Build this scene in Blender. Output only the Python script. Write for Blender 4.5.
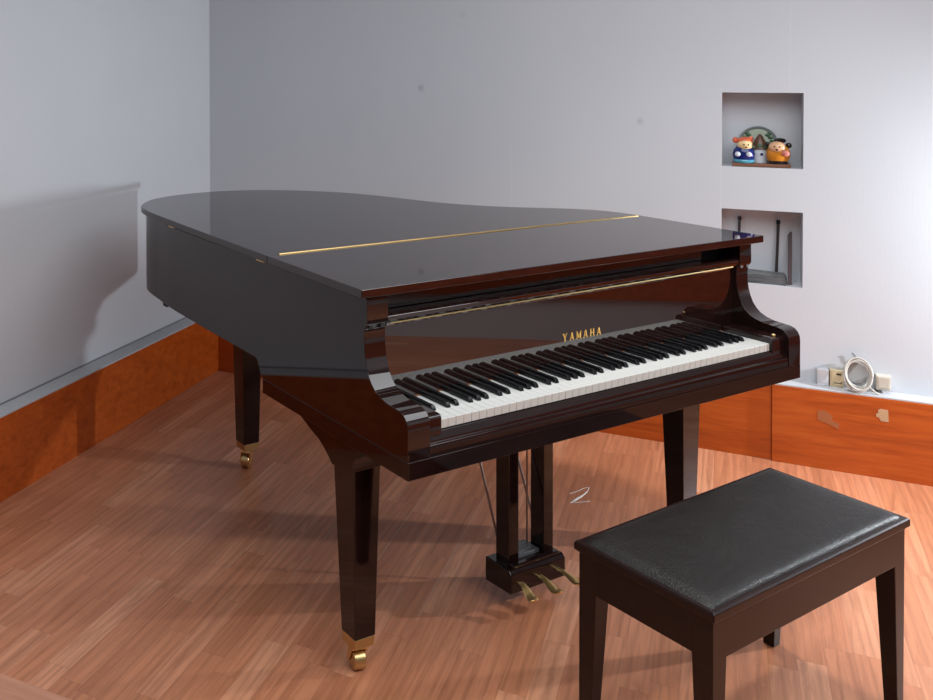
import bpy, bmesh, math, random
from mathutils import Vector, Matrix
random.seed(7)
S = bpy.context.scene
for o in list(bpy.data.objects): bpy.data.objects.remove(o)
COL = S.collection
# ------------------------------------------------------------------ camera
cd = bpy.data.cameras.new('camera'); cam = bpy.data.objects.new('camera', cd); COL.objects.link(cam)
yaw, pitch, roll = 0.4954, -0.0170, -0.0039
fw = Vector((math.sin(yaw)*math.cos(pitch), math.cos(yaw)*math.cos(pitch), math.sin(pitch)))
rt = Vector((math.cos(yaw), -math.sin(yaw), 0)); up = rt.cross(fw)
rt2 = rt*math.cos(roll)+up*math.sin(roll); up2 = up*math.cos(roll)-rt*math.sin(roll)
M = Matrix((rt2, up2, -fw)).transposed().to_4x4(); M.translation = Vector((-1.4179, -1.6739, 1.5259))
cam.matrix_world = M
cd.sensor_width = 36; cd.sensor_fit = 'HORIZONTAL'; cd.lens = 945.36/933*36
cd.shift_x = (466.5-241.13)/933; cd.shift_y = (84.27-350)/933
cd.clip_start = .05; S.camera = cam
# ------------------------------------------------------------------ light and exposure
PSI = 0.9654
LW = Vector((math.sin(PSI), math.cos(PSI), 0))      # along the left wall, into the corner
BW = Vector((math.cos(PSI), -math.sin(PSI), 0))     # along the back wall, away from the corner
WC = Vector((0.742, 2.663, 0))                      # the corner of the two walls
RZ = math.atan2(BW.y, BW.x)
def room(d, off, z=0.): return WC+BW*d-LW*off+Vector((0, 0, z))
w = bpy.data.worlds.new('room_fill'); S.world = w; w.use_nodes = True
w.node_tree.nodes['Background'].inputs[0].default_value = (.80, .87, 1.0, 1)
w.node_tree.nodes['Background'].inputs[1].default_value = .14
def light(name, kind, loc, power, col, size=.1, aim=None):
    l = bpy.data.lights.new(name, kind); l.energy = power; l.color = col
    if kind == 'AREA': l.shape = 'DISK'; l.size = size
    else: l.shadow_soft_size = size
    o = bpy.data.objects.new(name, l); COL.objects.link(o); o.location = loc
    if aim is not None: o.rotation_euler = (Vector(aim)-Vector(loc)).to_track_quat('-Z', 'Y').to_euler()
    return o
fl = light('flash_lamp', 'SPOT', room(3.92, .27, .99), 128, (.87, .94, 1), .03, room(0, 1.5, .25))
fl.data.spot_size = math.radians(146); fl.data.spot_blend = .85
light('ceiling_bounce', 'AREA', (.35, -1.2, 2.5), 91, (.95, .975, 1), 3.0, (.15, -.8, 0))
dl = light('ceiling_downlight', 'SPOT', (1.12, .42, 2.9), 105, (1, .96, .90), .10, (1.05, .40, 0))
dl.data.spot_size = math.radians(74); dl.data.spot_blend = 1.
vs = S.view_settings
vs.view_transform = 'Standard'; vs.look = 'None'; vs.gamma = 1; vs.exposure = 0.1; vs.use_curve_mapping = False

# ------------------------------------------------------------------ mesh helpers
def box(bm, x0, x1, y0, y1, z0, z1):
    v = [bm.verts.new(p) for p in ((x0,y0,z0),(x1,y0,z0),(x1,y1,z0),(x0,y1,z0),(x0,y0,z1),(x1,y0,z1),(x1,y1,z1),(x0,y1,z1))]
    for f in ((3,2,1,0),(4,5,6,7),(0,1,5,4),(1,2,6,5),(2,3,7,6),(3,0,4,7)): bm.faces.new([v[i] for i in f])
    return v
def loft(bm, rings, cap=True, close=True):
    R = [[bm.verts.new(p) for p in r] for r in rings]; n = len(R[0])
    for a, b in zip(R, R[1:]):
        for i in range(n if close else n-1):
            j = (i+1) % n; bm.faces.new((a[i], a[j], b[j], b[i]))
    if cap: bm.faces.new(R[0][::-1]); bm.faces.new(R[-1])
    return R
def prism(bm, pts, axis, a, b):
    f = {'x': lambda p, t: (t, p[0], p[1]), 'y': lambda p, t: (p[0], t, p[1]), 'z': lambda p, t: (p[0], p[1], t)}[axis]
    loft(bm, [[f(p, a) for p in pts], [f(p, b) for p in pts]])
def frustum(bm, c0, s0, z0, c1, s1, z1):
    r = lambda c, s, z: [(c[0]-s[0]/2, c[1]-s[1]/2, z), (c[0]+s[0]/2, c[1]-s[1]/2, z), (c[0]+s[0]/2, c[1]+s[1]/2, z), (c[0]-s[0]/2, c[1]+s[1]/2, z)]
    loft(bm, [r(c0, s0, z0), r(c1, s1, z1)])
def tube(bm, path, rad, n=10):
    path = [Vector(p) for p in path]; rings = []
    ref = Vector((0, 0, 1)); 
    for i, p in enumerate(path):
        t = (path[min(i+1, len(path)-1)]-path[max(i-1, 0)]).normalized()
        r0 = ref if abs(t.dot(ref)) < .95 else Vector((1, 0, 0))
        u = t.cross(r0).normalized(); v = t.cross(u)
        r = rad[i] if isinstance(rad, (list, tuple)) else rad
        rings.append([p+(u*math.cos(a)+v*math.sin(a))*r for a in [2*math.pi*k/n for k in range(n)]])
    loft(bm, rings)
def lathe(bm, prof, c=(0, 0, 0), n=24, sx=1., sy=1.):
    loft(bm, [[(c[0]+r*sx*math.cos(2*math.pi*k/n), c[1]+r*sy*math.sin(2*math.pi*k/n), c[2]+z) for k in range(n)] for r, z in prof])
def ball(bm, c, r, n=14, m=9):
    if not isinstance(r, (tuple, list)): r = (r, r, r)
    rings = []
    for i in range(m):
        th = math.pi*(.03+.94*i/(m-1)); q = math.sin(th); h = -math.cos(th)
        rings.append([(c[0]+r[0]*q*math.cos(2*math.pi*k/n), c[1]+r[1]*q*math.sin(2*math.pi*k/n), c[2]+r[2]*h) for k in range(n)])
    loft(bm, rings)
def catmull(P, k=6):
    P = [Vector(p) for p in P]; out = []
    for i in range(len(P)-1):
        a, b, c, d = P[max(i-1, 0)], P[i], P[i+1], P[min(i+2, len(P)-1)]
        for s in range(k):
            t = s/k
            out.append(.5*((2*b)+(c-a)*t+(2*a-5*b+4*c-d)*t*t+(3*b-a-3*c+d)*t**3))
    return out+[P[-1]]
def obj(name, bm, mat, parent=None, bevel=0., angle=35, world=False, seg=2):
    bmesh.ops.recalc_face_normals(bm, faces=bm.faces)
    if world and parent is not None: bmesh.ops.translate(bm, verts=bm.verts, vec=-parent_world(parent))
    for f in bm.faces: f.smooth = True
    for e in bm.edges:
        if len(e.link_faces) == 2 and e.calc_face_angle(0) > math.radians(angle): e.smooth = False
    me = bpy.data.meshes.new(name); bm.to_mesh(me); bm.free()
    for m in (mat if isinstance(mat, (list, tuple)) else [mat]): me.materials.append(m)
    o = bpy.data.objects.new(name, me); COL.objects.link(o)
    if parent is not None: o.parent = parent
    if bevel:
        b = o.modifiers.new('bevel', 'BEVEL'); b.width = bevel; b.segments = seg; b.limit_method = 'ANGLE'; b.angle_limit = math.radians(angle); b.harden_normals = True
    return o
def parent_world(p):
    v = Vector(p.location)
    while p.parent: p = p.parent; v += Vector(p.location)
    return v
def tag(o, label, cat, group=None):
    o['label'] = label; o['category'] = cat
    if group: o['group'] = group
    return o
def thing(name, label, cat, loc, rz=0, group=None):
    o = bpy.data.objects.new(name, None); COL.objects.link(o); o.location = loc; o.rotation_euler = (0, 0, rz); o.empty_display_size = .05
    return tag(o, label, cat, group)
def struct(name, bm, mat, bevel=0., rz=None, loc=None):
    o = obj(name, bm, mat, None, bevel); o['kind'] = 'structure'
    if loc is not None: o.location = loc; o.rotation_euler = (0, 0, rz)
    return o
def B(): return bmesh.new()

# ------------------------------------------------------------------ materials
class NT:
    def __init__(s, name):
        s.m = bpy.data.materials.new(name); s.m.use_nodes = True; s.t = s.m.node_tree; s.b = s.t.nodes['Principled BSDF']
    def n(s, typ, **k):
        x = s.t.nodes.new(typ)
        for a, v in k.items():
            if a.startswith('_'): setattr(x, a[1:], v)
        return x
    def put(s, sock, v):
        if hasattr(v, 'is_output'): s.t.links.new(v, sock)
        else: sock.default_value = v
    def math(s, op, a, b=0., c=None):
        x = s.n('ShaderNodeMath', _operation=op); s.put(x.inputs[0], a); s.put(x.inputs[1], b)
        if c is not None: s.put(x.inputs[2], c)
        return x.outputs[0]
    def mix(s, f, a, b, mode='MIX'):
        x = s.n('ShaderNodeMix', _data_type='RGBA', _blend_type=mode); s.put(x.inputs[0], f); s.put(x.inputs[6], a); s.put(x.inputs[7], b); return x.outputs[2]
    def noise(s, vec, scale, detail=4., rough=.5, dist=0.):
        x = s.n('ShaderNodeTexNoise'); s.put(x.inputs['Vector'], vec); s.put(x.inputs['Scale'], scale); s.put(x.inputs['Detail'], detail); s.put(x.inputs['Roughness'], rough); s.put(x.inputs['Distortion'], dist); return x.outputs['Fac']
    def ramp(s, f, stops):
        x = s.n('ShaderNodeValToRGB'); s.put(x.inputs[0], f); e = x.color_ramp.elements
        while len(e) < len(stops): e.new(.5)
        for q, (p, c) in zip(e, stops): q.position = p; q.color = c if len(c) == 4 else (*c, 1)
        return x.outputs[0]
    def coord(s, kind='Object', scale=(1, 1, 1), rot=(0, 0, 0), loc=(0, 0, 0)):
        c = s.n('ShaderNodeTexCoord'); m = s.n('ShaderNodeMapping'); s.t.links.new(c.outputs[kind], m.inputs[0])
        m.inputs[1].default_value = loc; m.inputs[2].default_value = rot; m.inputs[3].default_value = scale
        return m.outputs[0]
    def set(s, color=None, rough=None, metal=None, ior=None, spec=None, coat=None, coat_rough=None):
        for k, v in (('Base Color', color), ('Roughness', rough), ('Metallic', metal), ('IOR', ior), ('Specular IOR Level', spec), ('Coat Weight', coat), ('Coat Roughness', coat_rough)):
            if v is not None: s.put(s.b.inputs[k], (*v, 1) if isinstance(v, tuple) and len(v) == 3 else v)
        return s
    def bump(s, h, strength, dist=.01):
        x = s.n('ShaderNodeBump'); s.put(x.inputs['Height'], h); x.inputs['Strength'].default_value = strength; x.inputs['Distance'].default_value = dist
        s.t.links.new(x.outputs[0], s.b.inputs['Normal']); return s
def plain(name, color, rough=.5, metal=0., **k):
    t = NT(name)
    f = t.noise(t.coord(), 40., 3.)
    c = t.mix(f, tuple(x*.9 for x in color)+(1,), tuple(min(1, x*1.1) for x in color)+(1,))
    return t.set(c, rough, metal, **k).m
def paint_wall(name, spots, seams):
    t = NT(name); c = t.coord()
    sx = t.n('ShaderNodeSeparateXYZ'); t.t.links.new(c, sx.inputs[0]); X, Z = sx.outputs[0], sx.outputs[2]
    n1 = t.noise(c, 1.3, 5.); col = t.mix(n1, (.505, .525, .56, 1), (.575, .593, .622, 1))
    for d, z, r, amt in spots:
        q = t.math('SQRT', t.math('ADD', t.math('POWER', t.math('SUBTRACT', X, d), 2.), t.math('POWER', t.math('SUBTRACT', Z, z), 2.)))
        k = t.math('MULTIPLY', t.math('SUBTRACT', 1., t.math('SMOOTH_MIN', t.math('DIVIDE', q, r), 1., .3)), amt); k = t.math('MAXIMUM', k, 0.)
        col = t.mix(k, col, (.25, .25, .27, 1))
    h = t.noise(c, 160., 3.)
    h = t.math('ADD', h, t.math('MULTIPLY', t.noise(t.coord(scale=(30, 30, 3)), 6., 4.), 1.2))
    for d, z0, z1 in seams:
        k = t.math('LESS_THAN', t.math('ABSOLUTE', t.math('SUBTRACT', X, d)), .0022)
        k = t.math('MULTIPLY', k, t.math('MULTIPLY', t.math('GREATER_THAN', Z, z0), t.math('LESS_THAN', Z, z1)))
        h = t.math('ADD', h, t.math('MULTIPLY', k, 2.0)); col = t.mix(t.math('MULTIPLY', k, .12), col, (.8, .8, .8, 1))
    return t.set(col, .6, spec=.3).bump(h, .12, .002).m
m_wall_b = paint_wall('wall_paint_back', [(1.107, 1.432, .022, .55), (2.037, 1.30, .018, .45), (1.30, 1.76, .02, .2)], [(1.513, .3, 1.2), (2.575, 1.43, 2.9), (2.338, .3, 1.45)])
m_wall_l = paint_wall('wall_paint_left', [(.47, .38, .02, .3), (1.2, .42, .02, .2)], [])
def wood_base(name):
    t = NT(name); c = t.coord(scale=(1.4, 9, 16))
    n = t.noise(c, 2.4, 6., .62, .7); n2 = t.noise(t.coord(scale=(2, 14, 60)), 6., 3.)
    col = t.ramp(n, [(.28, (.31, .050, .005)), (.5, (.48, .088, .009)), (.75, (.58, .130, .018))])
    col = t.mix(t.math('MULTIPLY', n2, .35), col, (.26, .05, .008, 1))
    return t.set(col, .28, spec=.5).m
m_skirt = wood_base('cherry_skirting')
def floor_mat():
    t = NT('cherry_laminate')
    c = t.n('ShaderNodeTexCoord'); sx = t.n('ShaderNodeSeparateXYZ'); t.t.links.new(c.outputs['Object'], sx.inputs[0])
    V, U = sx.outputs[0], sx.outputs[1]       # V across the planks, U along them
    sw = .198/3
    v2 = t.math('ADD', V, -.998+.198*20)
    strip = t.math('FLOOR', t.math('DIVIDE', v2, sw))
    wn = t.n('ShaderNodeTexWhiteNoise', _noise_dimensions='1D'); t.put(wn.inputs['W'], strip)
    u2 = t.math('ADD', t.math('DIVIDE', U, .46), t.math('MULTIPLY', wn.outputs['Value'], 7.))
    seg = t.math('FLOOR', u2)
    cb = t.n('ShaderNodeCombineXYZ'); t.put(cb.inputs[0], strip); t.put(cb.inputs[1], seg)
    w2 = t.n('ShaderNodeTexWhiteNoise', _noise_dimensions='2D'); t.put(w2.inputs['Vector'], cb.outputs[0])
    r = w2.outputs['Value']
    gv = t.n('ShaderNodeCombineXYZ'); t.put(gv.inputs[0], t.math('MULTIPLY', V, 34.)); t.put(gv.inputs[1], t.math('MULTIPLY', U, 2.1)); t.put(gv.inputs[2], t.math('MULTIPLY', r, 50.))
    g = t.noise(gv.outputs[0], 1., 7., .68, 1.6)
    wv = t.n('ShaderNodeTexWave', _wave_type='BANDS', _bands_direction='X'); t.put(wv.inputs['Vector'], gv.outputs[0]); wv.inputs['Scale'].default_value = .30; wv.inputs['Distortion'].default_value = 16.; wv.inputs['Detail'].default_value = 3.; wv.inputs['Detail Scale'].default_value = .6
    col = t.ramp(r, [(0., (.52, .200, .100)), (.35, (.58, .230, .116)), (.75, (.62, .25, .13)), (1., (.70, .32, .18))])
    col = t.mix(t.math('MULTIPLY', t.math('SMOOTH_MAX', t.math('MULTIPLY', t.math('SUBTRACT', g, .42), 2.6), 0., .1), .75), col, (.27, .085, .036, 1))
    col = t.mix(t.math('MULTIPLY', t.math('POWER', wv.outputs['Fac'], 4.), .25), col, (.21, .07, .035, 1))
    def fr(x, wd): 
        f = t.math('FRACT', x); return t.math('LESS_THAN', t.math('MINIMUM', f, t.math('SUBTRACT', 1., f)), wd)
    thin = fr(t.math('DIVIDE', v2, sw), .010); end = fr(u2, .0018)
    col = t.mix(t.math('MULTIPLY', t.math('MAXIMUM', thin, end), .30), col, (.14, .05, .028, 1))
    # plank joints worn pale in places
    pj = fr(t.math('DIVIDE', v2, .198), .0075)
    wear = t.noise(c.outputs['Object'], 2.2, 2.)
    wear = t.math('MULTIPLY', t.math('GREATER_THAN', wear, .44), .5)
    a = t.math('MULTIPLY', t.math('GREATER_THAN', V, .7), t.math('LESS_THAN', V, 1.7)); a = t.math('MULTIPLY', a, t.math('MULTIPLY', t.math('GREATER_THAN', U, -1.72), t.math('LESS_THAN', U, -.75)))
    col = t.mix(t.math('MULTIPLY', pj, t.math('MULTIPLY', wear, a)), col, (.62, .46, .34, 1))
    rg = t.math('ADD', .30, t.math('MULTIPLY', t.noise(c.outputs['Object'], 5., 3.), .12))
    return t.set(col, rg, spec=.5).m
m_floor = floor_mat()
def step_mat():
    t = NT('pale_step_wood'); n = t.noise(t.coord(scale=(2, 22, 6)), 2., 5., .6, .8)
    return t.set(t.ramp(n, [(.3, (.50, .22, .13)), (.7, (.62, .30, .19))]), .4).m
m_step = step_mat()
def lacquer(name, c0, c1, ior=1.95, rough=.035, grain=(6, 40, 40)):
    t = NT(name); n = t.noise(t.coord(scale=grain), 1.2, 5., .6, .5)
    wob = t.noise(t.coord(), 2.6, 1.)
    t.set(t.ramp(n, [(.3, c0), (.7, c1)]), rough, ior=ior)
    return t.bump(wob, .05, .004).m
m_lac = lacquer('mahogany_lacquer', (.0075, .0032, .0030), (.0155, .0064, .0057), 1.58)
m_lac2 = lacquer('mahogany_lacquer_frame', (.0070, .0029, .0027), (.0140, .0056, .0050), 1.45, .05)
m_lid = lacquer('mahogany_lacquer_top', (.010, .0036, .0032), (.019, .0068, .0058), 1.75, .03)
m_fall = lacquer('mahogany_lacquer_fallboard', (.009, .0032, .0028), (.013, .0048, .0042), 2.1, .02)
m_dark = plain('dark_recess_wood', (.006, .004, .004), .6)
m_ivory = plain('white_key_plastic', (.52, .52, .50), .14, ior=1.5)
m_front = plain('key_front_plastic', (.50, .47, .43), .3)
m_ebony = plain('black_key_plastic', (.006, .006, .007), .2, spec=.3)
m_felt = plain('red_key_felt', (.16, .06, .02), .9)
m_brass = plain('polished_brass', (.80, .54, .22), .28, .9)
m_brass2 = plain('worn_brass', (.56, .41, .19), .34, 1.)
m_steel = plain('dull_steel_rod', (.30, .25, .22), .35, .8)
m_rubber = plain('black_rubber', (.008, .008, .008), .6)
m_gold = plain('gold_leaf', (.95, .58, .14), .35, .4)
def benchwood():
    t = NT('bench_dark_wood'); n = t.noise(t.coord(scale=(4, 40, 40)), 1.5, 5., .6, .5)
    return t.set(t.ramp(n, [(.3, (.0075, .0028, .0025)), (.7, (.016, .0058, .005))]), .30, ior=1.36).m
m_bench = benchwood()
def leather():
    t = NT('bench_leatherette'); c = t.coord()
    v = t.n('ShaderNodeTexVoronoi'); t.t.links.new(c, v.inputs['Vector']); v.inputs['Scale'].default_value = 260.
    cr = t.noise(c, 14., 6., .7, 1.5)
    h = t.math('ADD', t.math('MULTIPLY', v.outputs['Distance'], .5), t.math('MULTIPLY', cr, 1.6))
    t.set(t.mix(t.noise(c, 9., 4.), (.005, .0038, .0036, 1), (.010, .0075, .0068, 1)), t.math('ADD', .30, t.math('MULTIPLY', cr, .26)), ior=1.36)
    return t.bump(h, .34, .003).m
m_leather = leather()
m_white_pl = plain('white_socket_plastic', (.62, .62, .65), .35)
m_cream = plain('cream_socket_plastic', (.62, .50, .31), .4)
m_beige = plain('beige_socket_plastic', (.52, .48, .41), .4)
m_cable = plain('off_white_cable', (.50, .47, .42), .45)
m_greycard = plain('grey_disc', (.36, .35, .34), .6)
m_hook = plain('dark_wire', (.05, .05, .06), .4, .6)
m_ledge = plain('ledge_paint', (.48, .48, .50), .45)
m_ledge_edge = plain('ledge_edge', (.22, .20, .20), .5)
m_board = plain('walnut_board', (.20, .085, .045), .4)
m_blue = plain('cobalt_glaze', (.012, .02, .13), .1)
m_cyan = plain('sky_glaze', (.08, .30, .42), .15)
m_red = plain('coral_glaze', (.62, .12, .05), .15)
m_face = plain('cream_glaze', (.78, .56, .28), .15)
m_skin = plain('peach_glaze', (.72, .42, .24), .15)
m_orange = plain('amber_glaze', (.60, .22, .02), .12)
m_black = plain('black_glaze', (.012, .010, .010), .2)
m_green = plain('leaf_glaze', (.05, .11, .055), .3)
m_plate = plain('celadon_plate', (.42, .47, .38), .25)
m_rim = plain('plate_grey_rim', (.22, .25, .25), .3)
m_whiteg = plain('white_porcelain', (.62, .66, .72), .2)
m_roof = plain('brown_roof_glaze', (.10, .040, .018), .3)
m_pink = plain('pink_glaze', (.60, .20, .16), .2)
m_stick = plain('dark_stick_wood', (.022, .016, .015), .5)
m_stick2 = plain('maroon_stick_wood', (.045, .012, .014), .5)
def slabmat():
    t = NT('grey_slate'); n = t.noise(t.coord(scale=(3, 20, 30)), 3., 5., .65, .8)
    return t.set(t.ramp(n, [(.3, (.035, .037, .04)), (.7, (.16, .165, .17))]), .4).m
m_slab = slabmat()
m_paper = plain('torn_paper', (.52, .34, .19), .8)
m_film = plain('tape_film', (.36, .125, .05), .3)
m_strokes = plain('white_strokes', (.85, .80, .74), .4)

# ------------------------------------------------------------------ setting (room frame: x along back wall, y into it)
RL = 5.6
bm = B(); box(bm, -.1, RL, -5.9, .2, -.06, 0); struct('floor', bm, m_floor, 0, RZ, WC)
bm = B(); box(bm, -.12, 0, -RL, .12, 0, 2.95); struct('wall_left', bm, m_wall_l, 0, RZ, WC)
# back wall with its two recesses
N0, N1 = 2.3405, 2.6215; NZ = ((.664, .957), (1.126, 1.4215)); ND = .125
bm = B()
xs = [0, N0, N1, RL]; zs = [0, NZ[0][0], NZ[0][1], NZ[1][0], NZ[1][1], 2.95]
def quad(*p): bm.faces.new([bm.verts.new(q) for q in p])
for i in range(3):
    for j in range(5):
        if i == 1 and j in (1, 3): continue
        quad((xs[i], 0, zs[j]), (xs[i+1], 0, zs[j]), (xs[i+1], 0, zs[j+1]), (xs[i], 0, zs[j+1]))
for z0, z1 in NZ:
    quad((N0, 0, z0), (N1, 0, z0), (N1, ND, z0), (N0, ND, z0)); quad((N0, ND, z1), (N1, ND, z1), (N1, 0, z1), (N0, 0, z1))
    quad((N0, 0, z0), (N0, ND, z0), (N0, ND, z1), (N0, 0, z1)); quad((N1, 0, z1), (N1, ND, z1), (N1, ND, z0), (N1, 0, z0))
    quad((N0, ND, z0), (N1, ND, z0), (N1, ND, z1), (N0, ND, z1))
quad((0, .2, 0), (RL, .2, 0), (RL, .2, 2.95), (0, .2, 2.95)); quad((0, 0, 2.95), (RL, 0, 2.95), (RL, .2, 2.95), (0, .2, 2.95))
quad((RL, 0, 0), (RL, .2, 0), (RL, .2, 2.95), (RL, 0, 2.95)); quad((0, 0, 0), (0, .2, 0), (0, .2, 2.95), (0, 0, 2.95))
bmesh.ops.remove_doubles(bm, verts=bm.verts, dist=1e-5)
o = struct('wall_back', bm, m_wall_b, 0, RZ, WC)
bm = B(); box(bm, 4.75, 4.9, -3.4, 0, 0, 2.95); struct('wall_right', bm, m_wall_l, 0, RZ, WC)
# tall cherry skirting boxes with a pale ledge on top
BT, BH = .081, .297; SJ = 2.516
bm = B(); box(bm, 0, BT, -RL, 0, 0, BH); struct('baseboard_left', bm, m_skirt, .0015, RZ, WC)
bm = B(); box(bm, BT, SJ, -BT+.012, 0, 0, BH); box(bm, SJ+.0008, RL, -BT, 0, 0, BH); struct('baseboard_back', bm, m_skirt, .0012, RZ, WC)
bm = B(); box(bm, 4.72, 4.75, -3.4, -.001, .24, 1.15); struct('trim_5', bm, m_skirt, .0012, RZ, WC)
bm = B(); box(bm, 0, BT-.001, -RL, -.0, BH, BH+.006); struct('trim_1', bm, m_ledge, .001, RZ, WC)
bm = B(); box(bm, BT, SJ, -BT+.013, 0, BH, BH+.006); box(bm, SJ, RL, -BT+.001, 0, BH, BH+.006); struct('trim_2', bm, m_ledge, .001, RZ, WC)
# dark line where the left ledge meets the wall
bm = B(); box(bm, 0, .004, -RL, -.0, BH+.006, BH+.011); struct('trim_3', bm, m_ledge_edge, 0, RZ, WC)
# raised step in the near left corner
bm = B(); box(bm, BT+.002, 1.6, -3.6, -2.435, 0, .018); struct('trim_4', bm, m_step, .004, RZ, WC)

# ------------------------------------------------------------------ grand piano
PO = Vector((.6125, .9, 0))
P = thing('grand_piano', 'dark mahogany grand piano with closed polished lid and brass casters', 'piano', PO)
def part(name, bm, mat, parent=None, bevel=.0, **k): return obj(name, bm, mat, parent or P, bevel, world=True, **k)
lidpts = [(-.1335, .119), (-.1235, .576), (-.111, 1.04), (-.102, 1.30), (-.0945, 1.46), (-.0735, 1.601), (-.032, 1.684), (.029, 1.76), (.085, 1.80), (.145, 1.829), (.22, 1.853), (.297, 1.864), (.40, 1.861), (.516, 1.83),
          (.61, 1.775), (.691, 1.71), (.77, 1.625), (.827, 1.539), (.875, 1.43), (.912, 1.316), (.945, 1.20), (.985, 1.101), (1.032, 1.02), (1.089, .949), (1.15, .89), (1.22, .83), (1.285, .77), (1.33, .705), (1.352, .63), (1.359, .548), (1.356, .31), (1.350, .100)]
cl = catmull(lidpts[1:30], 5)
LT, LB = 1.009, .988
full = [Vector(p) for p in cl]                              # hinge left end -> tail -> hinge right end
def inset(pts, d):
    out = []
    for i, p in enumerate(pts):
        t = (pts[min(i+1, len(pts)-1)]-pts[max(i-1, 0)]).normalized()
        out.append(p+Vector((t.y, -t.x))*d)
    return out
# main lid, front lid
def slab(name, pts, mat):
    bm = B(); prism(bm, [(p[0], p[1]) for p in pts], 'z', LB, LT); return part(name, bm, mat, None, .002, seg=3)
slab('main_lid', full, m_lid)
slab('front_lid', [(-.1235, .5745), (-.1335, .119), (1.352, .100), (1.359, .5465)], m_lid)
hn = Vector((1.359+.121, .548-.576)).normalized(); hp = Vector((-hn.y, hn.x))
def hpt(s): return Vector((-.121, .576))+hn*s
bm = B(); a, b = hpt(.036), hpt(1.462)
r = [a-hp*.006, b-hp*.006, b+hp*.006, a+hp*.006]; prism(bm, [(q.x, q.y) for q in r], 'z', LT-.001, LT+.0012)
tube(bm, [(a.x, a.y, LT+.001), (b.x, b.y, LT+.0005)], .0026, 8)
part('piano_hinge', bm, m_brass2)
# gap bumpers, small side hinges under the lid edge
for i in (20, 60, 95, 120):
    q = inset(full, .03)[i]; bm = B(); lathe(bm, [(.008, .982), (.008, LB+.001)], (q.x, q.y, 0), 12); part('lid_bumper', bm, m_rubber)
for x, y in ((-.006, .19), (1.235, .18)):
    bm = B(); lathe(bm, [(.008, .982), (.008, LB+.001)], (x-.09 if x < 0 else x+.09, y, 0), 12); part('lid_bumper', bm, m_rubber)
for y in (.625, 1.27):
    bm = B(); x = -.1155+(y-.576)*.026
    box(bm, x-.0015, x+.02, y-.022, y+.022, .9832, .9872); tube(bm, [(x-.0015, y-.022, .9852), (x-.0015, y+.022, .9852)], .0022, 8); part('lid_hinge', bm, m_brass)
# case: rim wall that follows the lid, both arms in one piece
RT = .983; RB = .70; XL = -.118; XR = 1.338
rimout = inset(full, .019)
i0 = next(i for i, p in enumerate(rimout) if p.y > 1.42)
i1 = max(i for i, p in enumerate(rimout) if p.y > .60)
mid = rimout[i0:i1+1]
ro = [Vector((-.1065, .672)), Vector((-.1020, .95)), Vector((-.0940, 1.25)), Vector((-.0865, 1.36))]+mid+[Vector((XR, .55))]
ri = inset(ro, .05); ri[0] = Vector((-.05, .672))
bm = B()
rings = [[(a.x, a.y, RB), (a.x, a.y, RT), (b.x, b.y, RT), (b.x, b.y, RB)] for a, b in zip(ro, ri)]
loft(bm, rings)
armtop = [(.131, RT), (.130, .925), (.1325, .919), (.139, .9115), (.141, .903), (.142, .885), (.141, .862), (.138, .843), (.132, .822), (.124, .803), (.113, .788), (.098, .775), (.078, .766), (.055, .7605), (.030, .759), (.006, .757), (-.006, .753), (-.015, .745), (-.021, .733), (-.0225, .72)]
prof = [(.672, RT)]+armtop+[(-.0225, .651), (.628, .651), (.640, .655), (.650, .668), (.657, .685), (.663, .695), (.672, .7)]
def sweep(xa0, xa1, xb0, xb1):
    """ side panel whose outer face runs from xa at the front to xb at y=.672 """
    R = []
    for k in (0, 1):
        ring = []
        for y, z in prof:
            t = (y+.0225)/.6945; x = (xa0+(xb0-xa0)*t) if k == 0 else (xa1+(xb1-xa1)*t); ring.append((x, y, z))
        R.append(ring)
    loft(bm, R)
sweep(-.1105, -.047, -.1065, -.05)
yk = .5500
prof = [(yk, RT)]+armtop+[(-.0225, .651), (yk, .651)]
def sweep2(x0, x1): loft(bm, [[(x0, y, z) for y, z in prof], [(x1, y, z) for y, z in prof]])
sweep2(1.283, XR)
box(bm, 1.283, XR-.0005, .549, .64, .651, RB+.01)
bmesh.ops.remove_doubles(bm, verts=bm.verts, dist=1e-4)      # weld the arm panel to the rim: one unbroken side
bmesh.ops.delete(bm, geom=[f for f in bm.faces if all(abs(v.co.y-.672) < 1e-3 and v.co.x < 0 for v in f.verts)], context='FACES_ONLY')
case = part('case', bm, m_lac, None, .0018, angle=28)
# keybed with its proud lower edge
bm = B(); prism(bm, [(-.1108, -.0228), (XR+.0003, -.0228), (XR+.0003, .62), (-.1071, .632)], 'z', .610, .6508)
part('keybed', bm, m_lac2, None, .0012)
# underside boards
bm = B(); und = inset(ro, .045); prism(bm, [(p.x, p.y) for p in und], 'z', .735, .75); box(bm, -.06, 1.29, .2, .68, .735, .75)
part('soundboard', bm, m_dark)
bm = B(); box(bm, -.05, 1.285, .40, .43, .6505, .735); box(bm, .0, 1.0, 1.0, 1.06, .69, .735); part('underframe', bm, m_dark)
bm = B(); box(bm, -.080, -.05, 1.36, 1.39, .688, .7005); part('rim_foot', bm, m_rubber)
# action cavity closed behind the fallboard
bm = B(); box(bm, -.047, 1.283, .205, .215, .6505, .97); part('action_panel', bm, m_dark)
bm = B(); box(bm, -.02, 1.165, .176, .192, .938, .980); part('desk_rail', bm, m_lac, None, .002)
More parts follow.
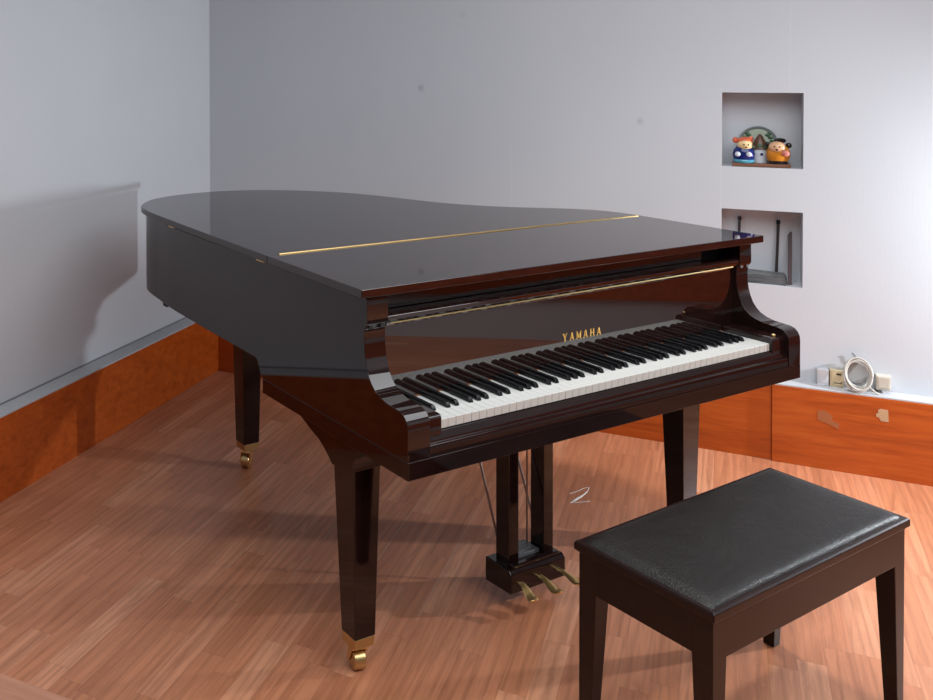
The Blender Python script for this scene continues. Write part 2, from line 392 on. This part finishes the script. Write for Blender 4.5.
# key slip
bm = B()
sl = [(-.0205, .651), (-.0205, .671), (-.0195, .6755), (-.016, .678), (-.0125, .6785), (-.0115, .6825), (-.008, .690), (-.0045, .6985), (-.002, .699), (-.002, .651)]
prism(bm, sl, 'x', -.047, 1.283); part('key_slip', bm, m_lac2, None, .0008)
for x0, x1 in ((-.0465, -.002), (1.2275, 1.2825)):
    bm = B()
    kb = [(-.008, .688), (-.008, .728), (-.005, .734), (.001, .737), (.150, .737), (.150, .688)]
    prism(bm, kb, 'x', x0, x1); part('key_block', bm, m_lac, None, .0018)
for x in (-.040, 1.253):
    bm = B(); lathe(bm, [(.006, .736), (.006, .742), (.004, .7445), (.001, .7452)], (x, .006, 0), 14); part('block_screw', bm, m_brass2)
# fallboard
FY = .1525
bm = B()
fb = [(FY, .722), (FY, .905), (FY-.004, .914), (FY-.014, .917), (FY-.020, .924), (FY-.020, .933), (FY-.013, .939), (FY+.018, .939), (FY+.022, .93), (FY+.022, .722)]
prism(bm, fb, 'x', -.0465, 1.2825); fall = part('fallboard', bm, m_fall, None, .0012, angle=14)
bm = B(); tube(bm, [(-.03, FY-.0065, .9125), (1.27, FY-.0065, .9125)], .0022, 8); part('fallboard_hinge', bm, m_brass2, fall)
# gold lettering standing 0.6 mm off the fallboard
bm = B()
def poly(pts): prism(bm, pts, 'y', FY-.0008, FY+.0005)
def stroke(ax, az, bx, bz, w0, w1=None):
    w1 = w1 or w0; poly([(ax-w0/2, az), (ax+w0/2, az), (bx+w1/2, bz), (bx-w1/2, bz)])
LH = .0215; Z0 = .7825
def serif(x, z, wd): poly([(x-wd/2, z), (x+wd/2, z), (x+wd/2, z+.0016), (x-wd/2, z+.0016)])
def lA(x):
    stroke(x-.0060, Z0, x-.0003, Z0+LH, .0017); stroke(x+.0060, Z0, x+.0003, Z0+LH, .0038, .0034); poly([(x-.004, Z0+.006), (x+.004, Z0+.006), (x+.0036, Z0+.0078), (x-.0036, Z0+.0078)])
    serif(x-.0062, Z0, .0050); serif(x+.0062, Z0, .0064)
def lY(x):
    stroke(x, Z0, x, Z0+.010, .0036); stroke(x-.0004, Z0+.009, x-.0062, Z0+LH, .0036); stroke(x+.0004, Z0+.009, x+.0062, Z0+LH, .0018)
    serif(x, Z0, .0070); serif(x-.0062, Z0+LH-.0016, .0064); serif(x+.0062, Z0+LH-.0016, .0048)
def lM(x):
    stroke(x-.0068, Z0, x-.0068, Z0+LH, .0018); stroke(x+.0068, Z0, x+.0068, Z0+LH, .0036); stroke(x-.0004, Z0+.003, x-.0066, Z0+LH, .0022, .0036); stroke(x+.0004, Z0+.003, x+.0066, Z0+LH, .0016)
    serif(x-.0070, Z0, .0052); serif(x+.0070, Z0, .0066); serif(x-.0076, Z0+LH-.0016, .005); serif(x+.0076, Z0+LH-.0016, .005)
def lH(x):
    stroke(x-.0056, Z0, x-.0056, Z0+LH, .0036); stroke(x+.0056, Z0, x+.0056, Z0+LH, .0036); poly([(x-.005, Z0+.0098), (x+.005, Z0+.0098), (x+.005, Z0+.0116), (x-.005, Z0+.0116)])
    for s in (-1, 1): serif(x+s*.0056, Z0, .0064); serif(x+s*.0056, Z0+LH-.0016, .0064)
for k, f in enumerate((lY, lA, lM, lA, lH, lA)): f(.5625+k*.0262)
part('gold_lettering', bm, m_gold, fall)
# keys
KW = 1.2255/52; KT = .721
bm = B()
box(bm, .0004, KW-.0004, 0, FY-.0005, KT-.021, KT); wk0 = part('white_key', bm, [m_ivory, m_front], None, .0009)
for f in wk0.data.polygons:
    if f.normal.y < -.5: f.material_index = 1
base = wk0.location.copy()
for k in range(1, 52):
    c = wk0.copy(); COL.objects.link(c); c.parent = P; c.location = base+Vector((KW*k, 0, 0))
bm = B()
loft(bm, [[(-.0058, .049, KT+.0002), (.0058, .049, KT+.0002), (.0058, FY-.0005, KT+.0002), (-.0058, FY-.0005, KT+.0002)],
          [(-.0052, .0525, KT+.008), (.0052, .0525, KT+.008), (.0056, FY-.0005, KT+.008), (-.0056, FY-.0005, KT+.008)],
          [(-.0046, .0575, KT+.0118), (.0046, .0575, KT+.0118), (.0050, FY-.0005, KT+.0118), (-.0050, FY-.0005, KT+.0118)]])
bk0 = part('black_key', bm, m_ebony, None, .001); base = bk0.location.copy(); first = True
for k in range(52):
    note = 'ABCDEFG'[k % 7]
    if note in 'BE' or k == 51: continue
    sh = {'A': .0015, 'C': -.0015, 'D': .0015, 'F': -.002, 'G': 0}[note]
    c = bk0 if first else bk0.copy()
    if not first: COL.objects.link(c); c.parent = P
    first = False; c.location = base+Vector((KW*(k+1)+sh, 0, 0))
bm = B(); box(bm, 0, 1.2255, FY-.004, FY+.001, KT-.012, KT+.0022); part('key_felt', bm, m_felt)
# small black pads on the arms below the lid
for x in (-.094, -.062, 1.296, 1.325):
    bm = B(); box(bm, x-.006, x+.006, .1335, .1395, .909, .9165); part('arm_pad', bm, m_rubber, None, .001)

# legs with brass casters
def caster(leg, cx, cy, ztop, s0, s1, ang):
    bm = B(); frustum(bm, (cx, cy), (s0*.96, s1*.96), ztop-.026, (cx, cy), (s0, s1), ztop); part('ferrule', bm, m_brass2, leg, .0015)
    ca, sa = math.cos(ang), math.sin(ang)
    def R(a, b, z): return (cx+a*ca-b*sa, cy+a*sa+b*ca, z)
    bm = B()                                   # fork: stem plate and two cheeks
    lathe(bm, [(.017, ztop-.034), (.019, ztop-.026)], (cx, cy, 0), 18)
    zc = .026
    for s in (-1, 1):
        ring = []
        for a, z in ((-.016, ztop-.031), (.016, ztop-.031), (.024, zc+.012), (.026, zc-.004), (.014, zc-.008), (.006, zc+.006), (-.004, zc+.024)): ring.append((a, z))
        loft(bm, [[R(a, s*.018, z) for a, z in ring], [R(a, s*.0215, z) for a, z in ring]])
    ring = [(-.016, ztop-.031), (.016, ztop-.031), (.018, ztop-.037), (-.014, ztop-.037)]
    loft(bm, [[R(a, -.0215, z) for a, z in ring], [R(a, .0215, z) for a, z in ring]])
    part('caster_fork', bm, m_brass, leg, .0008)
    bm = B(); n = 28; rings = []
    for b, r in ((-.0165, .008), (-.0165, .022), (-.014, .0255), (.014, .0255), (.0165, .022), (.0165, .008)):
        rings.append([R(.006+r*math.cos(2*math.pi*k/n), b, zc+r*math.sin(2*math.pi*k/n)) for k in range(n)])
    loft(bm, rings); part('caster_wheel', bm, m_brass2, leg)
def front_leg(cx, yf, ang):
    bm = B(); tw, td = .086, .082
    zb, zt = .096, .548
    frustum(bm, (cx, yf+.036), (.062, .060), zb, (cx, yf+td/2), (tw, td), zt-.02)
    # head block and the swept bracket that runs back under the case
    hw = tw/2+.004
    br = [(yf-.085, .610), (yf-.060, .600), (yf-.036, .585), (yf-.018, .566), (yf-.006, .545), (yf-.001, .525), (yf+.003, .522), (yf+td+.003, .516), (yf+td+.016, .528), (yf+td+.036, .543), (yf+td+.066, .560), (yf+td+.105, .572), (yf+td+.150, .590), (yf+td+.20, .604), (yf+td+.21, .610)]
    prism(bm, br, 'x', cx-hw, cx+hw)
    leg = part('leg', bm, m_lac2, None, .002)
    caster(leg, cx, yf+.036, zb, .060, .058, ang)
    return leg
front_leg(-.034, .238, math.radians(75))
front_leg(1.242, .262, math.radians(20))
bm = B(); frustum(bm, (.309, 1.482), (.066, .066), .098, (.309, 1.482), (.090, .090), .70)
box(bm, .255, .363, 1.42, 1.56, .698, .735); leg = part('leg', bm, m_lac2, None, .002); caster(leg, .309, 1.482, .098, .064, .064, math.radians(-143))

# pedal lyre
bm = B(); box(bm, .44, .76, .30, .42, .595, .6105); lyre = part('pedal_lyre', bm, m_lac2, None, .002)
LX0, LX1, LY0, LY1, LZ0, LZ1 = .484, .697, .272, .375, .046, .115
bm = B(); prism(bm, [(LY0, LZ0+.004), (LY0, LZ1-.012), (LY0+.010, LZ1), (LY1, LZ1), (LY1, LZ0)], 'x', LX0, LX1); part('pedal_box', bm, m_lac2, lyre, .004)
bm = B(); box(bm, LX0+.018, LX1-.018, LY0+.008, LY0+.026, LZ1-.002, LZ1+.009); part('box_moulding', bm, m_lac2, lyre, .004)
for x in (.528, .664):
    bm = B(); box(bm, x-.0195, x+.0195, .306, .358, LZ1-.001, .597); part('lyre_post', bm, m_lac2, lyre, .003)
bm = B(); box(bm, .557, .640, .318, .380, LZ1-.001, LZ1+.010); part('box_cover', bm, m_slab, lyre, .002)
for (a, b) in (((.548, .60, .70), (.537, .366, LZ1-.002)), ((.700, .62, .70), (.690, .366, LZ1-.002))):
    bm = B(); tube(bm, [a, b], .0038, 8); part('brace_rod', bm, m_steel, lyre)
for x in (.530, .641):
    bm = B(); tube(bm, [(x, .368, LZ1-.002), (x, .368, .66)], .0028, 8); part('pedal_rod', bm, m_steel, lyre)
for x, ln, dz, dx in ((.521, .058, -.006, -.002), (.594, .076, .004, .003), (.667, .088, .017, .010)):
    path = [(0, .075, .0085, .004), (.12, .076, .0088, .004), (.30, .0755, .0095, .0042), (.48, .070, .0115, .0046), (.64, .0625, .0155, .0052), (.78, .058, .0180, .0054), (.90, .0585, .0165, .0050), (.97, .060, .0125, .0042), (1., .061, .0065, .003)]
    rings = [[(x+dx*f+wd*math.cos(q), LY0+.012-(ln+.012)*f, z+dz*f*f+h*math.sin(q)) for q in [2*math.pi*k/14 for k in range(14)]] for f, z, wd, h in path]
    bm = B(); loft(bm, rings); part('pedal', bm, m_brass, lyre)

# ------------------------------------------------------------------ bench
BN = thing('piano_bench', 'dark wood piano bench with padded black leatherette seat standing before the keyboard', 'bench', (.633, -.3215, 0), math.radians(2.2))
def bp(name, bm, mat, parent=None, bevel=.0, **k): return obj(name, bm, mat, parent or BN, bevel, **k)
hx, hy = .382, .169; ZT = .458
bm = B()
R0 = [(-hx+.006, -hy+.006, ZT-.024), (hx-.006, -hy+.006, ZT-.024), (hx-.006, hy-.006, ZT-.024), (-hx+.006, hy-.006, ZT-.024)]
def rr(i, z): return [(-hx+i, -hy+i, z), (hx-i, -hy+i, z), (hx-i, hy-i, z), (-hx+i, hy-i, z)]
loft(bm, [rr(.006, ZT-.024), rr(0, ZT-.019), rr(0, ZT-.004), rr(.004, ZT)]); bp('seat_frame', bm, m_bench, None, .0015)
# padded seat: softly domed slab
bm = B(); nx, ny = 36, 18; px, py = hx-.009, hy-.009; G = {}
def rnd(a): return max(0., 1-abs(a)**14)
for i in range(nx+1):
    for j in range(ny+1):
        a, b = -1+2*i/nx, -1+2*j/ny; a = math.copysign(abs(a)**.75, a); b = math.copysign(abs(b)**.75, b)
        h = .0115*(rnd(a)*rnd(b))**.5+.006*(1-a*a)*(1-b*b)
        G[i, j] = bm.verts.new((a*px, b*py, ZT-.001+h))
for i in range(nx):
    for j in range(ny): bm.faces.new((G[i, j], G[i+1, j], G[i+1, j+1], G[i, j+1]))
edge = [G[i, 0] for i in range(nx)]+[G[nx, j] for j in range(ny)]+[G[i, ny] for i in range(nx, 0, -1)]+[G[0, j] for j in range(ny, 0, -1)]
lo = [bm.verts.new((v.co.x*.995, v.co.y*.995, ZT-.004)) for v in edge]
for i in range(len(edge)): j = (i+1) % len(edge); bm.faces.new((edge[i], edge[j], lo[j], lo[i]))
bm.faces.new(lo); bp('seat_pad', bm, m_leather, None, angle=80)
AP = .082
for s in (-1, 1):
    bm = B(); box(bm, -hx+.05, hx-.05, s*(hy-.017)-.009, s*(hy-.017)+.009, ZT-.024-AP, ZT-.0235); bp('apron', bm, m_bench, None, .002)
    bm = B(); box(bm, s*(hx-.018)-.009, s*(hx-.018)+.009, -hy+.045, hy-.045, ZT-.024-AP, ZT-.0235); bp('apron', bm, m_bench, None, .002)
for sx in (-1, 1):
    for sy in (-1, 1):
        bm = B(); ox, oy = sx*(hx-.008), sy*(hy-.008)
        def rg(wd, z, k=0.): return [(ox, oy, z), (ox-sx*wd, oy, z), (ox-sx*wd, oy-sy*wd, z), (ox, oy-sy*wd, z)]
        loft(bm, [rg(.029, 0), rg(.046, ZT-.024-AP), rg(.047, ZT-.0235)]); bp('leg', bm, m_bench, None, .002)

# ------------------------------------------------------------------ things in the upper recess (frames: x along wall, y into it)
def nd(px): return N0+(px-722)*.00347
def at(d, off, z): return room(d, off, z)
bm = B(); box(bm, -.102, .102, -.044, .058, 0, .014)
o = obj('display_board', bm, m_board, None, .002); o.location = at(2.48, -.056, NZ[1][0]); o.rotation_euler = (0, 0, RZ); tag(o, 'small brown wooden board lying in the upper wall recess under the figurines', 'board')
ZB = NZ[1][0]+.014
# blue figurine
t = thing('round_figurine', 'round cobalt blue glazed figurine with coral cap, left on the recess board', 'figurine', at(nd(744.5), -.034, ZB), RZ, 'glazed figurines in the upper recess')
bm = B(); lathe(bm, [(.022, 0), (.034, .006), (.0405, .022), (.042, .036), (.038, .052), (.028, .064), (.012, .070)], (0, 0, 0), 28, .95, .64); obj('body', bm, m_blue, t)
bm = B(); lathe(bm, [(.030, .0), (.0365, .003), (.0385, .010), (.036, .014)], (0, -.001, 0), 28, 1, .74); obj('base_band', bm, m_cyan, t)
for s in (-1, 1):
    bm = B(); ball(bm, (s*.020-.002, -.026, .036), (.010, .006, .010)); obj('painted_flower', bm, m_whiteg, t)
bm = B(); ball(bm, (.004, -.004, .073), (.028, .024, .024), 20, 12); hd = obj('head', bm, m_face, t)
bm = B(); ball(bm, (.003, .002, .086), (.029, .024, .018), 20, 10); ball(bm, (-.030, 0, .090), (.011, .010, .012)); ball(bm, (.024, .002, .096), (.009, .008, .011)); obj('cap', bm, m_red, t)
bm = B(); ball(bm, (.000, -.0275, .074), (.003, .002, .003), 8, 6); ball(bm, (.015, -.0255, .074), (.003, .002, .003), 8, 6); ball(bm, (.008, -.0275, .064), (.006, .002, .002), 8, 6); obj('face', bm, m_black, t)
# orange figurine
t = thing('round_figurine', 'round amber glazed figurine with black cap, right on the recess board', 'figurine', at(nd(779), -.034, ZB), RZ, 'glazed figurines in the upper recess')
bm = B(); lathe(bm, [(.026, .005), (.037, .014), (.0415, .032), (.041, .048), (.035, .064), (.024, .074), (.010, .079)], (0, 0, 0), 28, 1, .62); obj('body', bm, m_orange, t)
bm = B(); lathe(bm, [(.031, .0), (.034, .004), (.033, .012), (.030, .014)], (0, 0, 0), 28, 1, .72); obj('foot_ring', bm, m_black, t)
bm = B(); ball(bm, (-.004, -.008, .066), (.031, .025, .024), 20, 12); obj('head', bm, m_skin, t)
bm = B(); ball(bm, (.006, .004, .092), (.022, .018, .011), 18, 8); ball(bm, (.036, .004, .074), (.011, .009, .011)); ball(bm, (-.036, .004, .076), (.010, .009, .010)); obj('cap', bm, m_black, t)
bm = B(); ball(bm, (.024, -.026, .044), (.014, .008, .013)); obj('painted_patch', bm, m_pink, t)
bm = B(); ball(bm, (-.014, -.0315, .070), (.003, .002, .003), 8, 6); ball(bm, (.004, -.0325, .070), (.003, .002, .003), 8, 6); ball(bm, (-.006, -.034, .058), (.005, .002, .004), 8, 6); obj('face', bm, m_black, t)
# small house
t = thing('house_ornament', 'white porcelain cottage ornament with brown pointed roof between the two figurines', 'ornament', at(nd(761), -.075, ZB), RZ)
bm = B(); lathe(bm, [(.029, 0), (.031, .010), (.029, .040), (.026, .062)], (0, 0, 0), 20, 1, .8); obj('wall', bm, m_whiteg, t)
bm = B(); lathe(bm, [(.036, .056), (.034, .064), (.022, .084), (.010, .106), (.003, .114)], (0, 0, 0), 20, .95, .8); obj('roof', bm, m_roof, t)
bm = B(); ball(bm, (-.024, -.016, .060), (.014, .009, .011)); ball(bm, (.022, -.016, .062), (.016, .009, .010)); ball(bm, (0, -.022, .066), (.013, .007, .009)); obj('bush', bm, m_green, t)
bm = B(); ball(bm, (.006, -.0235, .034), (.0055, .003, .006), 10, 6); obj('blue_window', bm, m_blue, t)
# plate behind
t = thing('display_plate', 'grey-green round plate with painted leaves standing behind the cottage ornament', 'plate', at(nd(759.5), -.1115, ZB), RZ)
def disc(bm, r, y0, y1, zc, n=40, x=0):
    loft(bm, [[(x+r*math.cos(2*math.pi*k/n), y, zc+r*math.sin(2*math.pi*k/n)) for k in range(n)] for y in (y0, y1)])
ZP = .072
bm = B(); loft(bm, [[(r*math.cos(2*math.pi*k/40), y, ZP+r*math.sin(2*math.pi*k/40)) for k in range(40)] for r, y in ((.045, .010), (.072, -.004), (.0715, -.007), (.066, -.0055), (.056, .003))]); obj('rim', bm, m_rim, t)
bm = B(); disc(bm, .060, .0, .004, ZP); obj('centre', bm, m_plate, t)
for s in (-1, 1):
    bm = B()
    for q in ((.038, .024), (.030, .033), (.044, .012), (.036, .040)): ball(bm, (s*q[0]*1.15, -.002, ZP+q[1]*1.1), (.010, .003, .006), 10, 6)
    obj('painted_leaves', bm, m_green, t)

# ------------------------------------------------------------------ things in the lower recess
zb = NZ[0][0]
bm = B(); loft(bm, [[(-.085, -.035, 0), (.075, -.035, 0), (.080, .030, 0), (-.085, .030, 0)], [(-.085, -.037, .020), (.078, -.037, .016), (.082, .030, .018), (-.085, .030, .022)], [(-.080, -.030, .046), (.070, -.032, .040), (.074, .028, .040), (-.080, .028, .046)]])
o = obj('slate_block', bm, m_slab, None, .004); o.location = at(2.492, -.050, zb); o.rotation_euler = (0, 0, RZ); tag(o, 'grey streaked slab lying flat in the lower wall recess', 'slab')
def stick(name, label, cat, d, zt, lean, r, mat, mat2, zfoot=.0, depth=.100):
    t = thing(name, label, cat, at(d, -depth, zb+zfoot), RZ)
    bm = B(); tube(bm, [(0, 0, .001), (lean*.5, 0, zt*.5), (lean, .012, zt)], [r*1.15, r, r], 10); obj('shaft', bm, mat, t)
    bm = B(); tube(bm, [(lean*.96, .0115, zt-.004), (lean, .012, zt+.008), (lean*1.01, .0122, zt+.012)], [r*1.5, r*1.5, r*.9], 10); obj('cap', bm, mat2, t)
stick('dark_stick', 'tall thin dark stick with capped tip leaning mid recess behind the slab', 'stick', 2.536, .232, .008, .0052, m_stick, m_black)
stick('dark_stick', 'short-looking dark stick tip showing above the piano lid corner in lower recess', 'stick', 2.400, .238, .006, .0050, m_stick, m_black)
bm = B(); loft(bm, [[(-.009, -.004, .0), (.005, -.004, .0), (.005, .004, .0), (-.009, .004, .0)], [(-.006, .066, .186), (.008, .066, .186), (.008, .072, .186), (-.006, .072, .186)], [(.002, .068, .200), (.008, .068, .200), (.008, .073, .200), (.002, .073, .200)]])
o = obj('wooden_slat', bm, m_stick2, None, .0008); o.location = at(2.583, -.040, zb); o.rotation_euler = (0, 0, RZ); tag(o, 'flat dark maroon slat leaning at the right side of the lower recess', 'slat')

# ------------------------------------------------------------------ on the ledge at the right
LZ = BH+.006
def socket(name, label, d0, d1, h, mat, dep=.028, lift=0.):
    t = thing(name, label, 'socket box', at((d0+d1)/2, dep/2+.0005, LZ+lift), RZ, 'socket boxes on the ledge'); wd = (d1-d0)/2
    bm = B(); box(bm, -wd, wd, -dep/2, dep/2, 0, h); obj('housing', bm, mat, t, .003, seg=3)
    return t, wd, dep
t, wd, dp = socket('socket_box', 'small white plastic socket box on the ledge, left of the cream one', 2.670, 2.708, .060, m_white_pl)
bm = B(); box(bm, -wd*.7, wd*.7, -dp/2-.002, -dp/2+.001, .010, .050); obj('cover_plate', bm, m_white_pl, t, .0015)
t, wd, dp = socket('socket_box', 'cream plastic socket box on the ledge between white box and cable coil', 2.7115, 2.757, .062, m_cream)
bm = B(); box(bm, -wd*.72, wd*.72, -dp/2-.0022, -dp/2+.001, .008, .054); obj('cover_plate', bm, m_cream, t, .0015)
bm = B(); box(bm, -.010, .015, -dp/2-.003, -dp/2, .015, .0175); box(bm, .0125, .015, -dp/2-.003, -dp/2, .015, .023); obj('socket_slot', bm, m_hook, t)
bm = B(); box(bm, -.002, .014, -dp/2-.003, -dp/2, .047, .0535); obj('cable_shadow', bm, m_hook, t)  # cable's shadow shaped as a small dark block at the plate top
t, wd, dp = socket('socket_box', 'beige plastic socket box on the ledge, right of the cable coil', 2.8575, 2.9035, .052, m_beige, .042, .014)
bm = B(); box(bm, -wd*.75, wd*.75, -dp/2-.002, -dp/2+.001, .008, .048); obj('cover_plate', bm, m_beige, t, .0015)
# coil of cable leaning against the wall, hung from a wire hook
t = thing('cable_coil', 'coil of off-white cable standing on the ledge between the socket boxes', 'cable', at(2.798, .052, LZ), RZ)
bm = B(); rc = .053; pts = []; NL = 5
for k in range(0, NL*28+1):
    a = 2*math.pi*k/28; q = .93+.07*math.sin(a*.37+1)+.075*math.sin(a*1.213)+.04*math.sin(a*.71+2); ro_ = rc*q
    pts.append((ro_*math.cos(a)*.84, -.014+.026*k/(NL*28)+.004*math.sin(a*.8)+ro_*math.sin(a)*.42, .064+ro_*math.sin(a)*1.04))
zm = min(p[2] for p in pts); pts = [(a, b, c-zm+.0036) for a, b, c in pts]
tube(bm, pts, .0034, 8); obj('cable', bm, m_cable, t)
bm = B(); disc(bm, .038, .036, .040, .060); obj('grey_backing_disc', bm, m_greycard, t)
bm = B(); tube(bm, catmull([(.034, -.006, .024), (.044, -.010, .018), (.056, -.012, .008), (.066, -.010, .0035)], 4), .0032, 8); obj('cable_end', bm, m_cable, t)
bm = B(); tube(bm, catmull([(0, .002, 0), (0, -.006, .002), (.001, -.008, .012), (-.001, -.008, .024), (-.006, -.008, .030), (-.010, -.008, .033)], 4), .0017, 6)
o = obj('wire_hook', bm, m_hook); o.location = at(2.794, .001, .402); o.rotation_euler = (0, 0, RZ); tag(o, 'small bent dark wire hook sticking out of the wall above the cable coil', 'hook')
# torn paper and tape film on the skirting
def flat(name, pts, mat, label, cat):
    bm = B(); prism(bm, pts, 'y', -BT-.0012, -BT+.0002); o = obj(name, bm, mat); o.location = WC; o.rotation_euler = (0, 0, RZ); tag(o, label, cat)
flat('paper_scrap', [(2.853, .238), (2.861, .244), (2.858, .252), (2.866, .258), (2.890, .257), (2.892, .213), (2.868, .213), (2.862, .226), (2.853, .227)], m_paper, 'torn tan paper scrap stuck on the cherry skirting below the coil', 'paper')
flat('tape_residue', [(2.668, .220), (2.690, .223), (2.716, .206), (2.714, .190), (2.738, .180), (2.735, .158), (2.722, .166), (2.700, .176), (2.668, .184)], m_film, 'faded tape residue patch on the skirting near the piano', 'tape')
# thin pale strokes on the floor between lyre and right leg
bm = B()
tube(bm, catmull([(1.150, .668, .001), (1.180, .676, .0012), (1.237, .690, .0012), (1.275, .704, .0012), (1.304, .722, .001)], 4), [.002]*4+[.0048]*4+[.003]*4+[.0016]*4+[.0008], 6)
tube(bm, catmull([(1.205, .722, .001), (1.245, .722, .001), (1.285, .728, .001), (1.306, .722, .001)], 4), .0014, 6)
tube(bm, catmull([(1.160, .668, .001), (1.19, .655, .001), (1.222, .645, .001)], 4), .0015, 6)
for v in bm.verts: v.co.z = max(.0002, v.co.z*.5)
o = obj('floor_strokes', bm, m_strokes); tag(o, 'thin white strokes on the floor right of the pedals', 'tape')
